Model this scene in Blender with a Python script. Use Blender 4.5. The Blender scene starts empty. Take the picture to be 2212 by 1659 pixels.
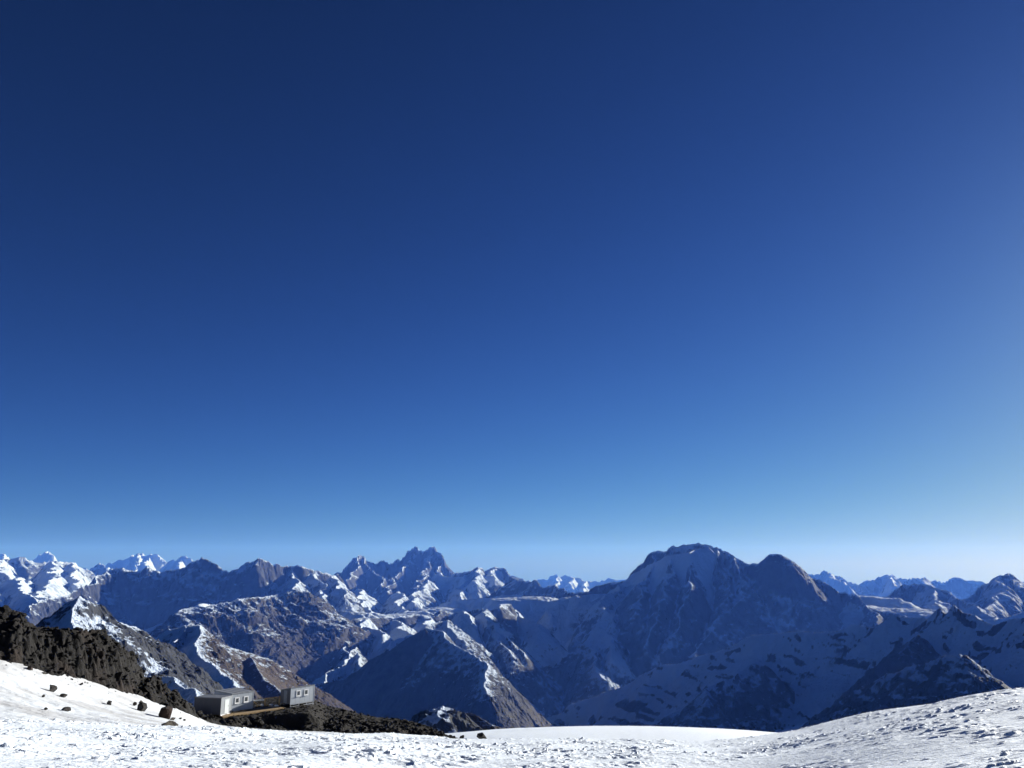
import bpy, bmesh, math, random
import numpy as np
from mathutils import Vector, Matrix

S = bpy.context.scene
COL = S.collection
rad = math.radians

# ------------------------------------------------------------------ camera
F = 1736.0                      # focal length in units of a 2212-wide frame
HORIZON = 1218.0                # row of the eye level in that frame
PITCH = math.atan((HORIZON - 829.5) / F)
cam = bpy.data.cameras.new('camera')
cam_o = bpy.data.objects.new('camera', cam)
COL.objects.link(cam_o)
cam.sensor_width = 36.0
cam.lens = 36.0 * F / 2212.0
cam.clip_start = 0.1
cam.clip_end = 300000.0
cam_o.location = (0, 0, 0)
cam_o.rotation_euler = (math.pi / 2 + PITCH, 0, 0)
S.camera = cam_o

# ------------------------------------------------------------------ sky, sun, exposure
SUN_AZ, SUN_EL = 48.0, 13.5     # degrees to the right of the view direction, above the horizon
w = bpy.data.worlds.new('World')
S.world = w
w.use_nodes = True
wt = w.node_tree
sky = wt.nodes.new('ShaderNodeTexSky')
sky.sky_type = 'NISHITA'
sky.sun_disc = False
sky.sun_elevation = rad(SUN_EL)
sky.sun_rotation = rad(SUN_AZ)
sky.altitude = 4000
sky.air_density = 1.0
sky.dust_density = 5.0
sky.ozone_density = 3.0
sep = wt.nodes.new('ShaderNodeSeparateColor')
com = wt.nodes.new('ShaderNodeCombineColor')
wt.links.new(sky.outputs[0], sep.inputs[0])
# film-like curve of the whole sky, the same in every direction
for i, (g, k, b) in enumerate(((1.5, 0.160, 0.13), (1.6, 0.205, 0.125), (2.0, 0.205, 0.150))):
    m = wt.nodes.new('ShaderNodeMath'); m.operation = 'POWER'; m.inputs[1].default_value = g
    wt.links.new(sep.outputs[i], m.inputs[0])
    m2 = wt.nodes.new('ShaderNodeMath'); m2.operation = 'MULTIPLY'; m2.inputs[1].default_value = k
    wt.links.new(m.outputs[0], m2.inputs[0])
    m3 = wt.nodes.new('ShaderNodeMath'); m3.operation = 'MULTIPLY_ADD'; m3.inputs[1].default_value = b; m3.inputs[2].default_value = 1.0
    wt.links.new(m2.outputs[0], m3.inputs[0])
    m4 = wt.nodes.new('ShaderNodeMath'); m4.operation = 'DIVIDE'
    wt.links.new(m2.outputs[0], m4.inputs[0]); wt.links.new(m3.outputs[0], m4.inputs[1])
    wt.links.new(m4.outputs[0], com.inputs[i])
bg = wt.nodes['Background']
bg.inputs[1].default_value = 0.05
wt.links.new(com.outputs[0], bg.inputs[0])

sun = bpy.data.lights.new('sun', 'SUN')
sun.energy = 5.0
sun.angle = rad(0.53)
sun.color = (1.0, 0.98, 0.955)
sun_o = bpy.data.objects.new('sun', sun)
COL.objects.link(sun_o)
sd = Vector((math.sin(rad(SUN_AZ)) * math.cos(rad(SUN_EL)), math.cos(rad(SUN_AZ)) * math.cos(rad(SUN_EL)), math.sin(rad(SUN_EL))))
sun_o.rotation_euler = sd.to_track_quat('Z', 'Y').to_euler()

S.view_settings.view_transform = 'Standard'
S.view_settings.look = 'None'
S.view_settings.exposure = 1.2
S.view_settings.gamma = 1.0
S.cycles.use_denoising = True
S.cycles.max_bounces = 5
S.cycles.diffuse_bounces = 1
S.cycles.volume_bounces = 0
S.cycles.use_adaptive_sampling = True
S.cycles.adaptive_threshold = 0.01

# ------------------------------------------------------------------ helpers
def P(u, v, D):
    """Point at horizontal distance D (m) seen at (u, v) of the 2212-wide frame."""
    xc = (u - 1106.0) / F
    yc = -(v - 829.5) / F
    x, y, z = xc, math.cos(PITCH) - yc * math.sin(PITCH), math.sin(PITCH) + yc * math.cos(PITCH)
    k = D / math.hypot(x, y)
    return (x * k, y * k, z * k)

def azE(u, v):
    x, y, z = P(u, v, 1.0)
    return math.atan2(x, y), -z

_rng = np.random.RandomState(7)
_perm = _rng.permutation(256).astype(np.int32)
_perm = np.concatenate([_perm, _perm])
_ang = _rng.rand(256) * 2 * np.pi
_gx, _gy = np.cos(_ang).astype(np.float32), np.sin(_ang).astype(np.float32)

def pn(x, y, seed=0):
    """2-D gradient noise, about -1..1."""
    x = np.asarray(x, np.float32) + np.float32(seed * 17.37)
    y = np.asarray(y, np.float32) - np.float32(seed * 9.71)
    fx, fy = np.floor(x), np.floor(y)
    xi, yi = fx.astype(np.int32) & 255, fy.astype(np.int32) & 255
    xf, yf = x - fx, y - fy
    u = xf * xf * xf * (xf * (xf * 6 - 15) + 10)
    v = yf * yf * yf * (yf * (yf * 6 - 15) + 10)
    def g(ix, iy, dx, dy):
        h = _perm[_perm[ix & 255] + (iy & 255)]
        return _gx[h] * dx + _gy[h] * dy
    a = g(xi, yi, xf, yf); b = g(xi + 1, yi, xf - 1, yf)
    c = g(xi, yi + 1, xf, yf - 1); d = g(xi + 1, yi + 1, xf - 1, yf - 1)
    t = a + u * (b - a)
    return (t + v * ((c + u * (d - c)) - t)) * 1.5

def sstep(a, b, x):
    t = np.clip((x - a) / (b - a), 0, 1)
    return t * t * (3 - 2 * t)

def smax(a, b, k):
    h = np.clip(0.5 + 0.5 * (a - b) / k, 0, 1)
    return b + (a - b) * h + k * h * (1 - h)

def grid_mesh(name, V, keep=None, attrs=None, smooth=False, sel=None):
    """V: rows x cols x 3 vertex grid; keep/sel: boolean mask of the quads to use."""
    nr, nc = V.shape[:2]
    idx = np.arange(nr * nc, dtype=np.int64).reshape(nr, nc)
    q = np.stack([idx[:-1, :-1], idx[:-1, 1:], idx[1:, 1:], idx[1:, :-1]], -1)
    if keep is not None:
        q = q[keep]
    q = q.reshape(-1, 4)
    used, inv = np.unique(q, return_inverse=True)
    q = inv.reshape(-1, 4).astype(np.int32)
    co = V.reshape(-1, 3)[used].astype(np.float32)
    me = bpy.data.meshes.new(name)
    me.vertices.add(len(co)); me.vertices.foreach_set('co', co.ravel())
    me.loops.add(q.size); me.loops.foreach_set('vertex_index', q.ravel())
    me.polygons.add(len(q)); me.polygons.foreach_set('loop_start', np.arange(0, q.size, 4, dtype=np.int32))
    me.polygons.foreach_set('use_smooth', np.full(len(q), smooth))
    for k, a in (attrs or {}).items():
        at = me.attributes.new(k, 'FLOAT', 'POINT')
        at.data.foreach_set('value', a.reshape(-1)[used].astype(np.float32))
    me.update(calc_edges=True)
    return me

def link(name, data, parent=None, loc=None, rot=None, mat=None):
    o = bpy.data.objects.new(name, data)
    COL.objects.link(o)
    if parent is not None: o.parent = parent
    if loc is not None: o.location = loc
    if rot is not None: o.rotation_euler = rot
    if mat is not None and data is not None:
        data.materials.clear(); data.materials.append(mat)
    return o

def tag(o, label=None, cat=None, group=None, kind=None):
    if label: o['label'] = label
    if cat: o['category'] = cat
    if group: o['group'] = group
    if kind: o['kind'] = kind
    return o

# ------------------------------------------------------------------ materials
class NT:
    def __init__(self, name):
        self.m = bpy.data.materials.new(name); self.m.use_nodes = True
        self.t = self.m.node_tree; self.b = self.t.nodes['Principled BSDF']
    def n(self, typ, **kw):
        nd = self.t.nodes.new(typ)
        for k, v in kw.items():
            if k.startswith('i_'):
                nd.inputs[int(k[2:]) if k[2:].isdigit() else k[2:].replace('_', ' ')].default_value = v
            else:
                setattr(nd, k, v)
        return nd
    def l(self, a, b): self.t.links.new(a, b)
    def pos(self):
        return self.n('ShaderNodeNewGeometry').outputs['Position']
    def obj(self):
        return self.n('ShaderNodeTexCoord').outputs['Object']
    def noise(self, vec, scale, detail=4, rough=0.55, dist=0.0):
        nd = self.n('ShaderNodeTexNoise')
        nd.inputs['Scale'].default_value = scale; nd.inputs['Detail'].default_value = detail
        nd.inputs['Roughness'].default_value = rough; nd.inputs['Distortion'].default_value = dist
        self.l(vec, nd.inputs['Vector'])
        return nd.outputs[0]
    def ramp(self, fac, stops):
        r = self.n('ShaderNodeValToRGB')
        e = r.color_ramp.elements
        while len(e) < len(stops): e.new(0.5)
        for el, (p, c) in zip(e, stops):
            el.position = p; el.color = (*c, 1) if len(c) == 3 else c
        self.l(fac, r.inputs[0])
        return r.outputs[0]
    def mix(self, fac, a, b):
        m = self.n('ShaderNodeMix', data_type='RGBA')
        for s, v in ((m.inputs[0], fac), (m.inputs[6], a), (m.inputs[7], b)):
            if hasattr(v, 'is_linked'): self.l(v, s)
            else: s.default_value = v if not isinstance(v, tuple) or len(v) == 4 else (*v, 1)
        return m.outputs[2]
    def math(self, op, a, b=0.0, clamp=False):
        m = self.n('ShaderNodeMath', operation=op, use_clamp=clamp)
        for s, v in ((m.inputs[0], a), (m.inputs[1], b)):
            if hasattr(v, 'is_linked'): self.l(v, s)
            else: s.default_value = v
        return m.outputs[0]
    def bump(self, h, strength, dist):
        b = self.n('ShaderNodeBump'); b.inputs['Strength'].default_value = strength; b.inputs['Distance'].default_value = dist
        self.l(h, b.inputs['Height']); self.l(b.outputs[0], self.b.inputs['Normal'])
    def col(self, c):
        if hasattr(c, 'is_linked'): self.l(c, self.b.inputs['Base Color'])
        else: self.b.inputs['Base Color'].default_value = (*c, 1)
    def rough(self, r, spec=0.3):
        self.b.inputs['Roughness'].default_value = r; self.b.inputs['Specular IOR Level'].default_value = spec

def mountain_material():
    N = NT('mountain_surface')
    p = N.pos()
    a = N.n('ShaderNodeAttribute', attribute_name='snow').outputs['Fac']
    br = N.n('ShaderNodeAttribute', attribute_name='brown').outputs['Fac']
    n1 = N.noise(p, 1 / 90.0, 5, 0.65)
    n2 = N.noise(p, 1 / 400.0, 4, 0.6)
    rock = N.ramp(n1, [(0.3, (0.017, 0.020, 0.027)), (0.7, (0.054, 0.058, 0.068))])
    soil = N.ramp(n2, [(0.3, (0.038, 0.031, 0.027)), (0.7, (0.070, 0.056, 0.046))])
    ground = N.mix(br, rock, soil)
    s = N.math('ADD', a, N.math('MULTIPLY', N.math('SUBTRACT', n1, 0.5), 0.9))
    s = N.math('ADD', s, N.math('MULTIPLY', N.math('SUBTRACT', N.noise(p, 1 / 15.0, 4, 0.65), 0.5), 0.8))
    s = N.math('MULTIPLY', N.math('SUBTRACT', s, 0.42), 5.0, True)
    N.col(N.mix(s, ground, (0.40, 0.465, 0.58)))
    N.bump(N.math('ADD', N.noise(p, 1 / 60.0, 6, 0.7), N.math('MULTIPLY', N.noise(p, 1 / 12.0, 4, 0.6), 0.25)), 0.7, 22.0)
    N.rough(0.9, 0.1)
    return N.m

def snow_material():
    N = NT('snow')
    p = N.pos()
    n1 = N.noise(p, 1.3, 5, 0.6)
    a = N.n('ShaderNodeAttribute', attribute_name='dust_dim').outputs['Fac']
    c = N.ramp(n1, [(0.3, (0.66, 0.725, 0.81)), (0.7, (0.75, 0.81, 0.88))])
    N.col(N.mix(N.math('MULTIPLY', a, 0.9), c, (0.40, 0.405, 0.42)))  # ridge dust plus a grey that dims the sun-facing bank
    N.bump(N.math('ADD', N.noise(p, 14.0, 4, 0.65), N.math('MULTIPLY', N.noise(p, 4.5, 3, 0.6), 2.0)), 0.55, 0.04)
    N.rough(0.7, 0.25)
    return N.m

def rock_material(name='lava_rock', c0=(0.0035, 0.0033, 0.0034), c1=(0.0115, 0.0104, 0.0100), rust=(0.030, 0.019, 0.014)):
    N = NT(name)
    p = N.pos()
    n1 = N.noise(p, 0.9, 6, 0.7)
    n2 = N.noise(p, 0.22, 3, 0.5)
    base = N.ramp(n1, [(0.3, c0), (0.62, c1), (0.85, tuple(min(1, 2.2 * x) for x in c1))])
    rf = N.math('MULTIPLY', N.math('SUBTRACT', n2, 0.54), 6.0, True)
    rnd = N.n('ShaderNodeObjectInfo').outputs['Random']
    base = N.mix(N.math('MULTIPLY', rf, 0.55), base, rust)
    k = N.math('ADD', N.math('MULTIPLY', N.math('POWER', rnd, 2.5), 1.3), 0.7)
    nz = N.n('ShaderNodeSeparateXYZ'); N.l(N.n('ShaderNodeNewGeometry').outputs['Normal'], nz.inputs[0])
    up = N.math('MULTIPLY', N.math('SUBTRACT', N.math('ADD', nz.outputs['Z'], N.math('MULTIPLY', N.noise(p, 0.5, 4, 0.6), 0.8)), 0.95), 2.5, True)
    base = N.mix(N.math('MULTIPLY', up, 0.7), base, (0.020, 0.0178, 0.0162))
    hs = N.n('ShaderNodeHueSaturation'); N.l(base, hs.inputs['Color']); N.l(k, hs.inputs['Value'])
    N.col(hs.outputs[0])
    N.bump(N.noise(p, 3.0, 6, 0.7), 0.9, 0.25)
    N.rough(0.92, 0.2)
    return N.m

def flat_material(name, c, rough=0.6, spec=0.4, metal=0.0, var=0.12, scale=3.0, bump=0.0):
    N = NT(name)
    p = N.obj()
    n = N.noise(p, scale, 4, 0.6)
    lo, hi = tuple(x * (1 - var) for x in c), tuple(min(1, x * (1 + var)) for x in c)
    N.col(N.ramp(n, [(0.3, lo), (0.7, hi)]))
    N.rough(rough, spec); N.b.inputs['Metallic'].default_value = metal
    if bump: N.bump(n, bump, 0.02)
    return N.m

M_MOUNT = mountain_material()
M_SNOW = snow_material()
M_ROCK = rock_material()

# ------------------------------------------------------------------ mountains
# Every ridge is a crest line in space. Points are (X, Y[, D]) with X, Y on a 8848-wide sheet over
# the panorama (u = X / 4, v = 1140.6 + Y / 4) and D the distance in km; missing D are filled in.
RIDGES = []
def ridge(group, pts, prof=(0.72, 220, 600), gul=1.0, snow=0.0, brown=0.0, flat=None, reach=3.2, line=-1500, side=(0, 0)):
    n = len(pts)
    known = [i for i in range(n) if len(pts[i]) > 2]
    D = np.interp(range(n), known, [pts[i][2] for i in known])
    q = np.array([P(0.25 * p[0], 1140.6 + 0.25 * p[1], d * 1000.0) for p, d in zip(pts, D)], np.float32)
    if len(pts) <= 7 and D[0] - D[-1] > 0.1 * D[0] ** 0.8 and snow < 0.3:   # low ribs only just stand out of the face
        q[1:, 2] -= 5.5 * D[1:]
    if D.min() > 9 and group not in ('scree_mountain', 'left_slope') and not flat:
        prof = (prof[0] * 1.18, prof[1], prof[2])
    RIDGES.append(dict(g=group, q=q, prof=prof, gul=gul, snow=snow, brown=brown, flat=flat, reach=reach * 1000, line=line, side=side))
def sh(k, pts):
    return [(p[0] + 2212 * k, *p[1:]) for p in pts]

FARP = (0.8, 300, 500)
# far snowy summits on the left
ridge('far_left', [(-500, 260, 60), (-150, 290), (0, 215), (20, 212), (60, 250), (110, 262), (200, 300), (300, 268), (340, 225), (405, 190), (440, 210), (470, 250), (500, 285), (600, 330, 58)], FARP, .9, .35, reach=4)
ridge('far_left', [(405, 190, 60), (430, 260), (400, 330, 57)], FARP, .8, .35)
ridge('far_left', [(20, 212, 60), (60, 300, 57)], FARP, .8, .35)
ridge('far_massif', [(600, 330, 56), (760, 345), (900, 322), (945, 295), (990, 320), (1020, 275), (1080, 265), (1140, 225), (1170, 235), (1200, 208), (1250, 215), (1300, 222), (1330, 208), (1365, 212), (1390, 230), (1430, 275), (1450, 290, 54)], FARP, .9, .4, reach=4)
ridge('far_massif', [(1140, 225, 55.5), (1130, 290), (1060, 360, 51)], FARP, .8, .45)
ridge('far_massif', [(1200, 208, 55), (1190, 290), (1150, 380, 50)], FARP, .8, .45)
ridge('far_massif', [(1300, 222, 55), (1260, 280), (1280, 330, 51)], FARP, .8, .45)
ridge('far_massif', [(1450, 290, 50), (1500, 264), (1530, 275), (1570, 240), (1610, 225), (1640, 250), (1700, 300), (1800, 350, 48)], FARP, .8, .4)
ridge('far_massif', [(945, 295, 55), (930, 340, 52)], FARP, .8, .45)
ridge('far_massif', [(1580, 235, 50), (1540, 330, 46)], FARP, .8, .4)
# left middle range
ridge('left_range', [(-400, 330, 27), (-200, 300), (0, 265, 29), (130, 260), (180, 240), (240, 240), (290, 272), (340, 280), (480, 278), (520, 285), (610, 285), (650, 310), (700, 325), (760, 345), (800, 390, 30)], snow=.1)
ridge('left_range', [(760, 350, 41), (850, 292), (890, 310), (930, 345, 40)], FARP, snow=0)
ridge('left_range', [(480, 278, 28), (470, 330), (450, 370, 25), (520, 440, 23)], gul=.8, snow=.3)
ridge('left_range', [(610, 285, 28), (640, 350), (620, 400, 25), (680, 480, 23)], gul=.8, snow=.3)
ridge('left_range', [(0, 265, 28), (-10, 320, 25), (40, 390, 23)], gul=.8, snow=.3)
ridge('left_slope', [(-500, 330, 25), (-160, 390, 22), (-130, 500, 19), (-60, 640, 16)], (0.62, 120, 500), 1.0, .35, reach=5)
ridge('left_slope', [(130, 410, 22), (160, 450), (230, 560, 17.5), (270, 630, 16)], (0.8, 150, 400), 1.0, .35)
ridge('left_slope', [(240, 420, 22.5), (250, 500, 20)], (0.9, 150, 400), 1.0, .2)
ridge('left_slope', [(450, 415, 23), (400, 470), (350, 600, 17.5), (330, 650, 16.5)], (0.7, 150, 400), 1.0, .4)
ridge('left_slope', [(-300, 600, 15), (-100, 640, 13.5), (100, 780, 12), (270, 850, 11)], (0.7, 100, 400), 1.0, -.1, brown=.5)
# long shaded ridge with the dark dome
ridge('dome_range', [(230, 700, 14.5), (300, 655), (430, 610), (580, 560), (700, 500), (760, 490), (830, 440), (880, 390), (920, 350, 17), (1000, 340), (1060, 345), (1130, 370), (1210, 380), (1290, 320), (1340, 350), (1400, 370), (1490, 355, 17), (1600, 305), (1660, 260), (1710, 248, 16.8), (1760, 265), (1820, 295), (1860, 305), (1900, 355), (1960, 385, 16.6), (1990, 350), (2040, 345), (2090, 295), (2150, 290), (2212, 255, 16.5), (2262, 260), (2332, 290), (2347, 310), (2382, 295), (2422, 310), (2452, 335), (2502, 320), (2552, 318), (2642, 330), (2682, 360), (2742, 365), (2782, 385), (2812, 380), (2852, 400), (2912, 390, 17.5)], (0.95, 220, 500), 1.9, .10, reach=4)
ridge('dome_range', [(1700, 640, 14), (1880, 650), (2000, 635), (2100, 600, 15)], (0.3, 250, 500), .5, .3)
ridge('dome_range', [(2580, 330, 17.37), (2550, 430, 15.91), (2540, 540, 14.62), (2500, 600, 13.33)], (0.85, 120, 400), 1.1, .15)
ridge('dome_range', [(2700, 380, 17.20), (2800, 470), (2780, 560, 14.62), (2830, 650, 13.33)], (0.85, 120, 400), 1.1, .15)
ridge('dome_range', [(2880, 400, 17.20), (2920, 450, 15.91), (2990, 530, 14.88)], (0.85, 120, 400), 1.1, .2)
# twin-peaked mountain and the peak beside it
STEEP = (1.2, 260, 400)
ridge('twin_peak', sh(1, [(700, 395, 25.5), (720, 380), (780, 300), (830, 255), (860, 250), (895, 222, 26), (945, 235), (980, 270), (1030, 297), (1060, 290), (1100, 262), (1130, 295), (1170, 295), (1210, 268, 28), (1250, 262), (1280, 220), (1310, 185), (1360, 160), (1385, 148), (1410, 160), (1440, 190), (1480, 190), (1510, 150), (1530, 155), (1575, 200), (1605, 260), (1640, 320), (1670, 360), (1700, 388, 26)]), STEEP, 1.3, -.05, reach=4)
ridge('twin_peak', sh(1, [(945, 235, 26), (1000, 320), (1080, 370, 23.5), (1090, 440, 22)]), STEEP, 1.2, 0)
ridge('twin_peak', sh(1, [(895, 222, 26), (860, 330, 24), (790, 400, 22.5)]), STEEP, 1.2, 0)
ridge('twin_peak', sh(1, [(1385, 148, 28), (1330, 240), (1250, 330, 25), (1180, 420, 23), (1110, 500, 21)]), STEEP, 1.2, 0)
ridge('twin_peak', sh(1, [(1510, 150, 28), (1480, 290, 25.5), (1440, 380, 23.5), (1380, 480, 21)]), STEEP, 1.2, 0)
ridge('twin_peak', sh(1, [(1605, 260, 27.5), (1560, 390, 24), (1500, 440, 22), (1450, 560, 19.5)]), STEEP, 1.2, .1)
ridge('twin_peak', sh(1, [(1560, 388, 24), (1620, 400), (1690, 415, 23), (1840, 405, 22.3)]), (0.8, 100, 300), .8, .5)
ridge('twin_peak', sh(1, [(1700, 388, 25), (1720, 385), (1780, 375), (1850, 350), (1910, 328, 23), (1930, 340), (1960, 370), (1990, 367, 24.5), (2030, 340), (2060, 325), (2090, 340), (2140, 330), (2170, 360), (2200, 395), (2212, 410), (2270, 435, 23)]), (0.9, 220, 400), 1.2, .1)
ridge('twin_peak', sh(1, [(1850, 360, 22.8), (1790, 430), (1770, 500, 20), (1760, 575, 18.5)]), (0.85, 100, 300), 1.2, .35)
ridge('twin_peak', sh(1, [(1910, 335, 22.8), (1920, 400, 21), (1890, 460, 19.5)]), (0.85, 100, 300), 1.2, .35)
ridge('twin_peak', sh(1, [(2060, 330, 24.3), (2040, 400, 22), (2070, 450, 20.5)]), (0.85, 100, 300), 1.2, .3)
# valley head below them: bowls and spurs
ridge('valley_head', sh(1, [(560, 470, 17.5), (575, 560), (600, 640, 15), (690, 680), (800, 720), (890, 745, 13)]), (0.7, 120, 300), 1.2, .3)
ridge('valley_head', sh(1, [(905, 515, 19), (895, 610, 17), (960, 690, 15.5), (1000, 705, 15)]), (0.75, 120, 300), 1.1, .45)
ridge('valley_head', sh(1, [(1250, 540, 18), (1230, 640, 16), (1240, 720, 15)]), (0.85, 100, 300), 1.2, .2)
ridge('valley_head', sh(1, [(1470, 440, 20), (1450, 520), (1370, 560, 18), (1360, 640, 16.5)]), (0.85, 100, 300), 1.1, .3)
ridge('valley_head', sh(1, [(1360, 640, 17.5), (1500, 680), (1700, 620, 17), (2000, 590), (2300, 560, 16.5), (2500, 620, 16)]), (0.75, 160, 400), .8, .35)
# lit snow-and-scree mountain
ridge('scree_mountain', [(1600, 720, 9.8), (1700, 685), (1880, 662), (2080, 612, 10.3), (2212, 600), (2342, 590), (2582, 538, 11), (2650, 545), (2712, 590), (2772, 640), (2812, 700), (2852, 770, 11.4), (2880, 850, 11.4)], (0.66, 80, 300), 1.3, .0, brown=.35, reach=4.5, line=-780)
# dark wedge with a glacier shelf
ridge('wedge', sh(1, [(-200, 1240, 11), (60, 1110, 11.2), (330, 980), (480, 920), (650, 850, 11.6), (800, 790), (920, 765, 12.2), (1050, 765), (1220, 765, 13), (1350, 750), (1540, 752, 13.4), (1640, 700, 14)]), (0.95, 60, 200), 1.0, -.25, line=-900, reach=4)
ridge('wedge', sh(1, [(960, 720, 13.8), (1080, 735), (1220, 735, 14.4), (1330, 730), (1480, 700, 15), (1600, 680, 15.5)]), (0.25, 120, 400), .5, .5, flat=(300, .15))
ridge('wedge', sh(1, [(740, 815, 11.9), (740, 900, 11), (720, 1000, 10), (760, 1100, 9.3)]), (0.8, 60, 200), 1.2, .1, brown=.6, line=-900)
ridge('wedge', sh(1, [(935, 770, 12.2), (950, 850, 11.5), (1050, 890, 10.8), (1120, 915, 10.4)]), (0.8, 60, 200), 1.2, .5)
ridge('wedge', sh(1, [(1230, 780, 13), (1260, 830, 12), (1330, 900, 11), (1200, 990, 10.2)]), (0.75, 60, 200), 1.2, .35)
ridge('wedge', sh(1, [(1400, 760, 13.4), (1440, 830, 12.2)]), (0.8, 60, 200), 1.2, .5)
ridge('wedge', sh(1, [(820, 1035, 9.6), (790, 1120, 9), (620, 1220, 8.7), (530, 1330, 8.3)]), (0.9, 60, 200), 1.3, .2)
ridge('wedge', sh(1, [(880, 1080, 9.3), (900, 1180, 8.7)]), (0.9, 60, 200), 1.3, .15)
# dark triangle in the middle
ridge('triangle', sh(1, [(300, 1420, 8.4), (490, 1345, 8.4), (590, 1332), (720, 1290), (860, 1200), (970, 1130), (1180, 1040), (1270, 985), (1460, 866, 7.9)]), (0.95, 40, 200), .5, -.5, line=-900)
ridge('triangle', sh(1, [(1400, 900, 8.4), (1470, 868, 8.2), (1560, 872, 7.9), (1640, 955), (1750, 1030, 7.3), (1860, 1100), (1940, 1150), (2050, 1182, 6.7), (1990, 1290, 6.4), (1960, 1420, 6.0)]), (0.95, 40, 200), 1.0, .08, brown=.15, line=-850)
ridge('triangle', sh(1, [(1470, 855, 8.9), (1550, 822), (1640, 788, 9.2), (1700, 890), (1815, 1002, 8.4)]), (0.9, 40, 200), 1.2, .2)
ridge('triangle', sh(1, [(1780, 710, 11.3), (1800, 760), (1890, 920, 10)]), (0.9, 40, 200), 1.2, .4)
ridge('triangle', sh(1, [(1640, 760, 11.8), (1780, 700, 11.8), (1900, 690), (1990, 700), (2080, 680, 11.8), (2212, 640, 12.5)]), (1.0, 80, 200), 1.2, .1)
ridge('triangle', sh(1, [(1935, 700, 11.6), (1960, 790, 10.8)]), (0.9, 40, 200), 1.2, .35)
ridge('triangle', sh(1, [(2000, 860, 10.2), (2080, 805, 10.4), (2150, 850), (2230, 950), (2300, 1060, 9.2)]), (0.95, 60, 200), 1.2, .05)
ridge('triangle', sh(1, [(2080, 805, 10.4), (2110, 920, 9.8), (2180, 1050, 9)]), (0.9, 60, 200), 1.2, .05)
# glacier shelf ridge left of the broad dome
ridge('shelf', sh(2, [(0, 415, 18), (60, 440), (120, 455), (165, 440, 16.5), (200, 470), (250, 508), (290, 490), (360, 480), (400, 500), (440, 515), (460, 512), (520, 545, 15.5), (590, 550), (640, 540), (700, 510), (800, 480), (900, 460), (960, 430, 14.6)]), (0.9, 100, 300), 1.2, .0)
ridge('shelf', sh(2, [(0, 600, 14.5), (200, 590, 14.6), (420, 620, 14.4), (600, 590, 14.4), (780, 562, 14.2)]), (0.3, 250, 350), .5, .6, flat=(350, .1))
ridge('shelf', sh(2, [(0, 690, 12.8), (120, 770), (200, 820), (250, 850, 11.6)]), (0.8, 60, 200), 1.2, .5)
ridge('shelf', sh(2, [(300, 700, 13.2), (500, 690, 13.2), (640, 630, 13.4), (800, 590, 13.6)]), (0.85, 60, 200), .7, .35)
ridge('far_centre', sh(2, [(-50, 450, 50), (130, 445), (240, 440), (300, 430), (340, 400), (380, 395), (420, 405), (480, 400), (520, 415), (550, 430), (590, 425), (650, 450), (680, 435), (700, 455), (760, 450), (800, 435), (850, 425), (900, 430), (940, 440), (1100, 450, 50)]), FARP, .9, .35, reach=4)
ridge('far_centre', sh(2, [(400, 400, 50), (390, 450), (380, 500, 46)]), FARP, .8, .4)
ridge('far_centre', sh(2, [(520, 415, 50), (500, 470, 47)]), FARP, .8, .4)
ridge('far_centre', sh(2, [(640, 450, 50), (620, 520, 46)]), FARP, .8, .4)
# broad domed mountain and its neighbour
DOME = (0.95, 260, 500)
ridge('broad_dome', sh(2, [(900, 470, 14.6), (960, 432), (1000, 390), (1060, 345), (1120, 280), (1190, 205, 13.6), (1250, 195), (1300, 195), (1390, 140), (1420, 160), (1480, 135), (1580, 125, 13.2), (1650, 135), (1700, 145), (1730, 160), (1770, 150), (1840, 190), (1900, 210), (1960, 245), (2020, 270), (2095, 305, 13), (2140, 300), (2212, 240), (2237, 218, 12.6), (2342, 218), (2392, 245), (2457, 295), (2522, 355), (2572, 400, 12.8), (2632, 440), (2742, 510), (2782, 550, 13), (2912, 560), (3012, 560), (3052, 580), (3112, 650, 12.8), (3212, 710), (3312, 742, 12.4)]), DOME, 1.4, .06, reach=4)
ridge('broad_dome', sh(2, [(1000, 395, 14), (1180, 290, 13.1), (1360, 220, 12.8), (1520, 195, 12.7), (1680, 150, 13)]), (0.8, 60, 200), .3, .7)
ridge('broad_dome', sh(2, [(960, 440, 14.4), (900, 500, 13.4), (825, 560, 12.9), (800, 680, 12.2), (860, 760, 11.7), (905, 830, 11.2)]), (0.9, 60, 200), 1.2, .35)
ridge('broad_dome', sh(2, [(1190, 230, 13.4), (1150, 420, 12.4), (1090, 560, 11.7), (1060, 700, 11)]), (1.0, 60, 200), 1.3, .02)
ridge('broad_dome', sh(2, [(1390, 210, 12.9), (1340, 430, 12), (1250, 620, 11.2), (1190, 790, 10.6), (1180, 980, 10)]), (1.0, 60, 200), 1.3, .0)
ridge('broad_dome', sh(2, [(1580, 170, 13), (1540, 400, 12), (1480, 620, 11.2), (1400, 780, 10.7), (1330, 1000, 10)]), (1.0, 60, 200), 1.3, .0)
ridge('broad_dome', sh(2, [(1770, 160, 13.1), (1830, 330, 12.5), (1930, 520, 11.9), (1800, 660, 11.4)]), (1.0, 60, 200), 1.2, -.05)
ridge('broad_dome', sh(2, [(1960, 250, 13), (1980, 380, 12.4), (1990, 560, 11.8), (1860, 700, 11.2), (1700, 860, 10.6), (1590, 960, 10.3), (1520, 1040, 10)]), (1.0, 60, 200), 1.2, .02)
ridge('broad_dome', sh(2, [(3112, 660, 12.7), (3100, 760, 11.9)]), (1.0, 60, 200), 1.2, -.2)
ridge('broad_dome', sh(2, [(730, 838, 11), (800, 910), (860, 985, 10.2), (915, 1115, 9.6)]), (0.9, 60, 200), 1.2, .4)
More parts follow.
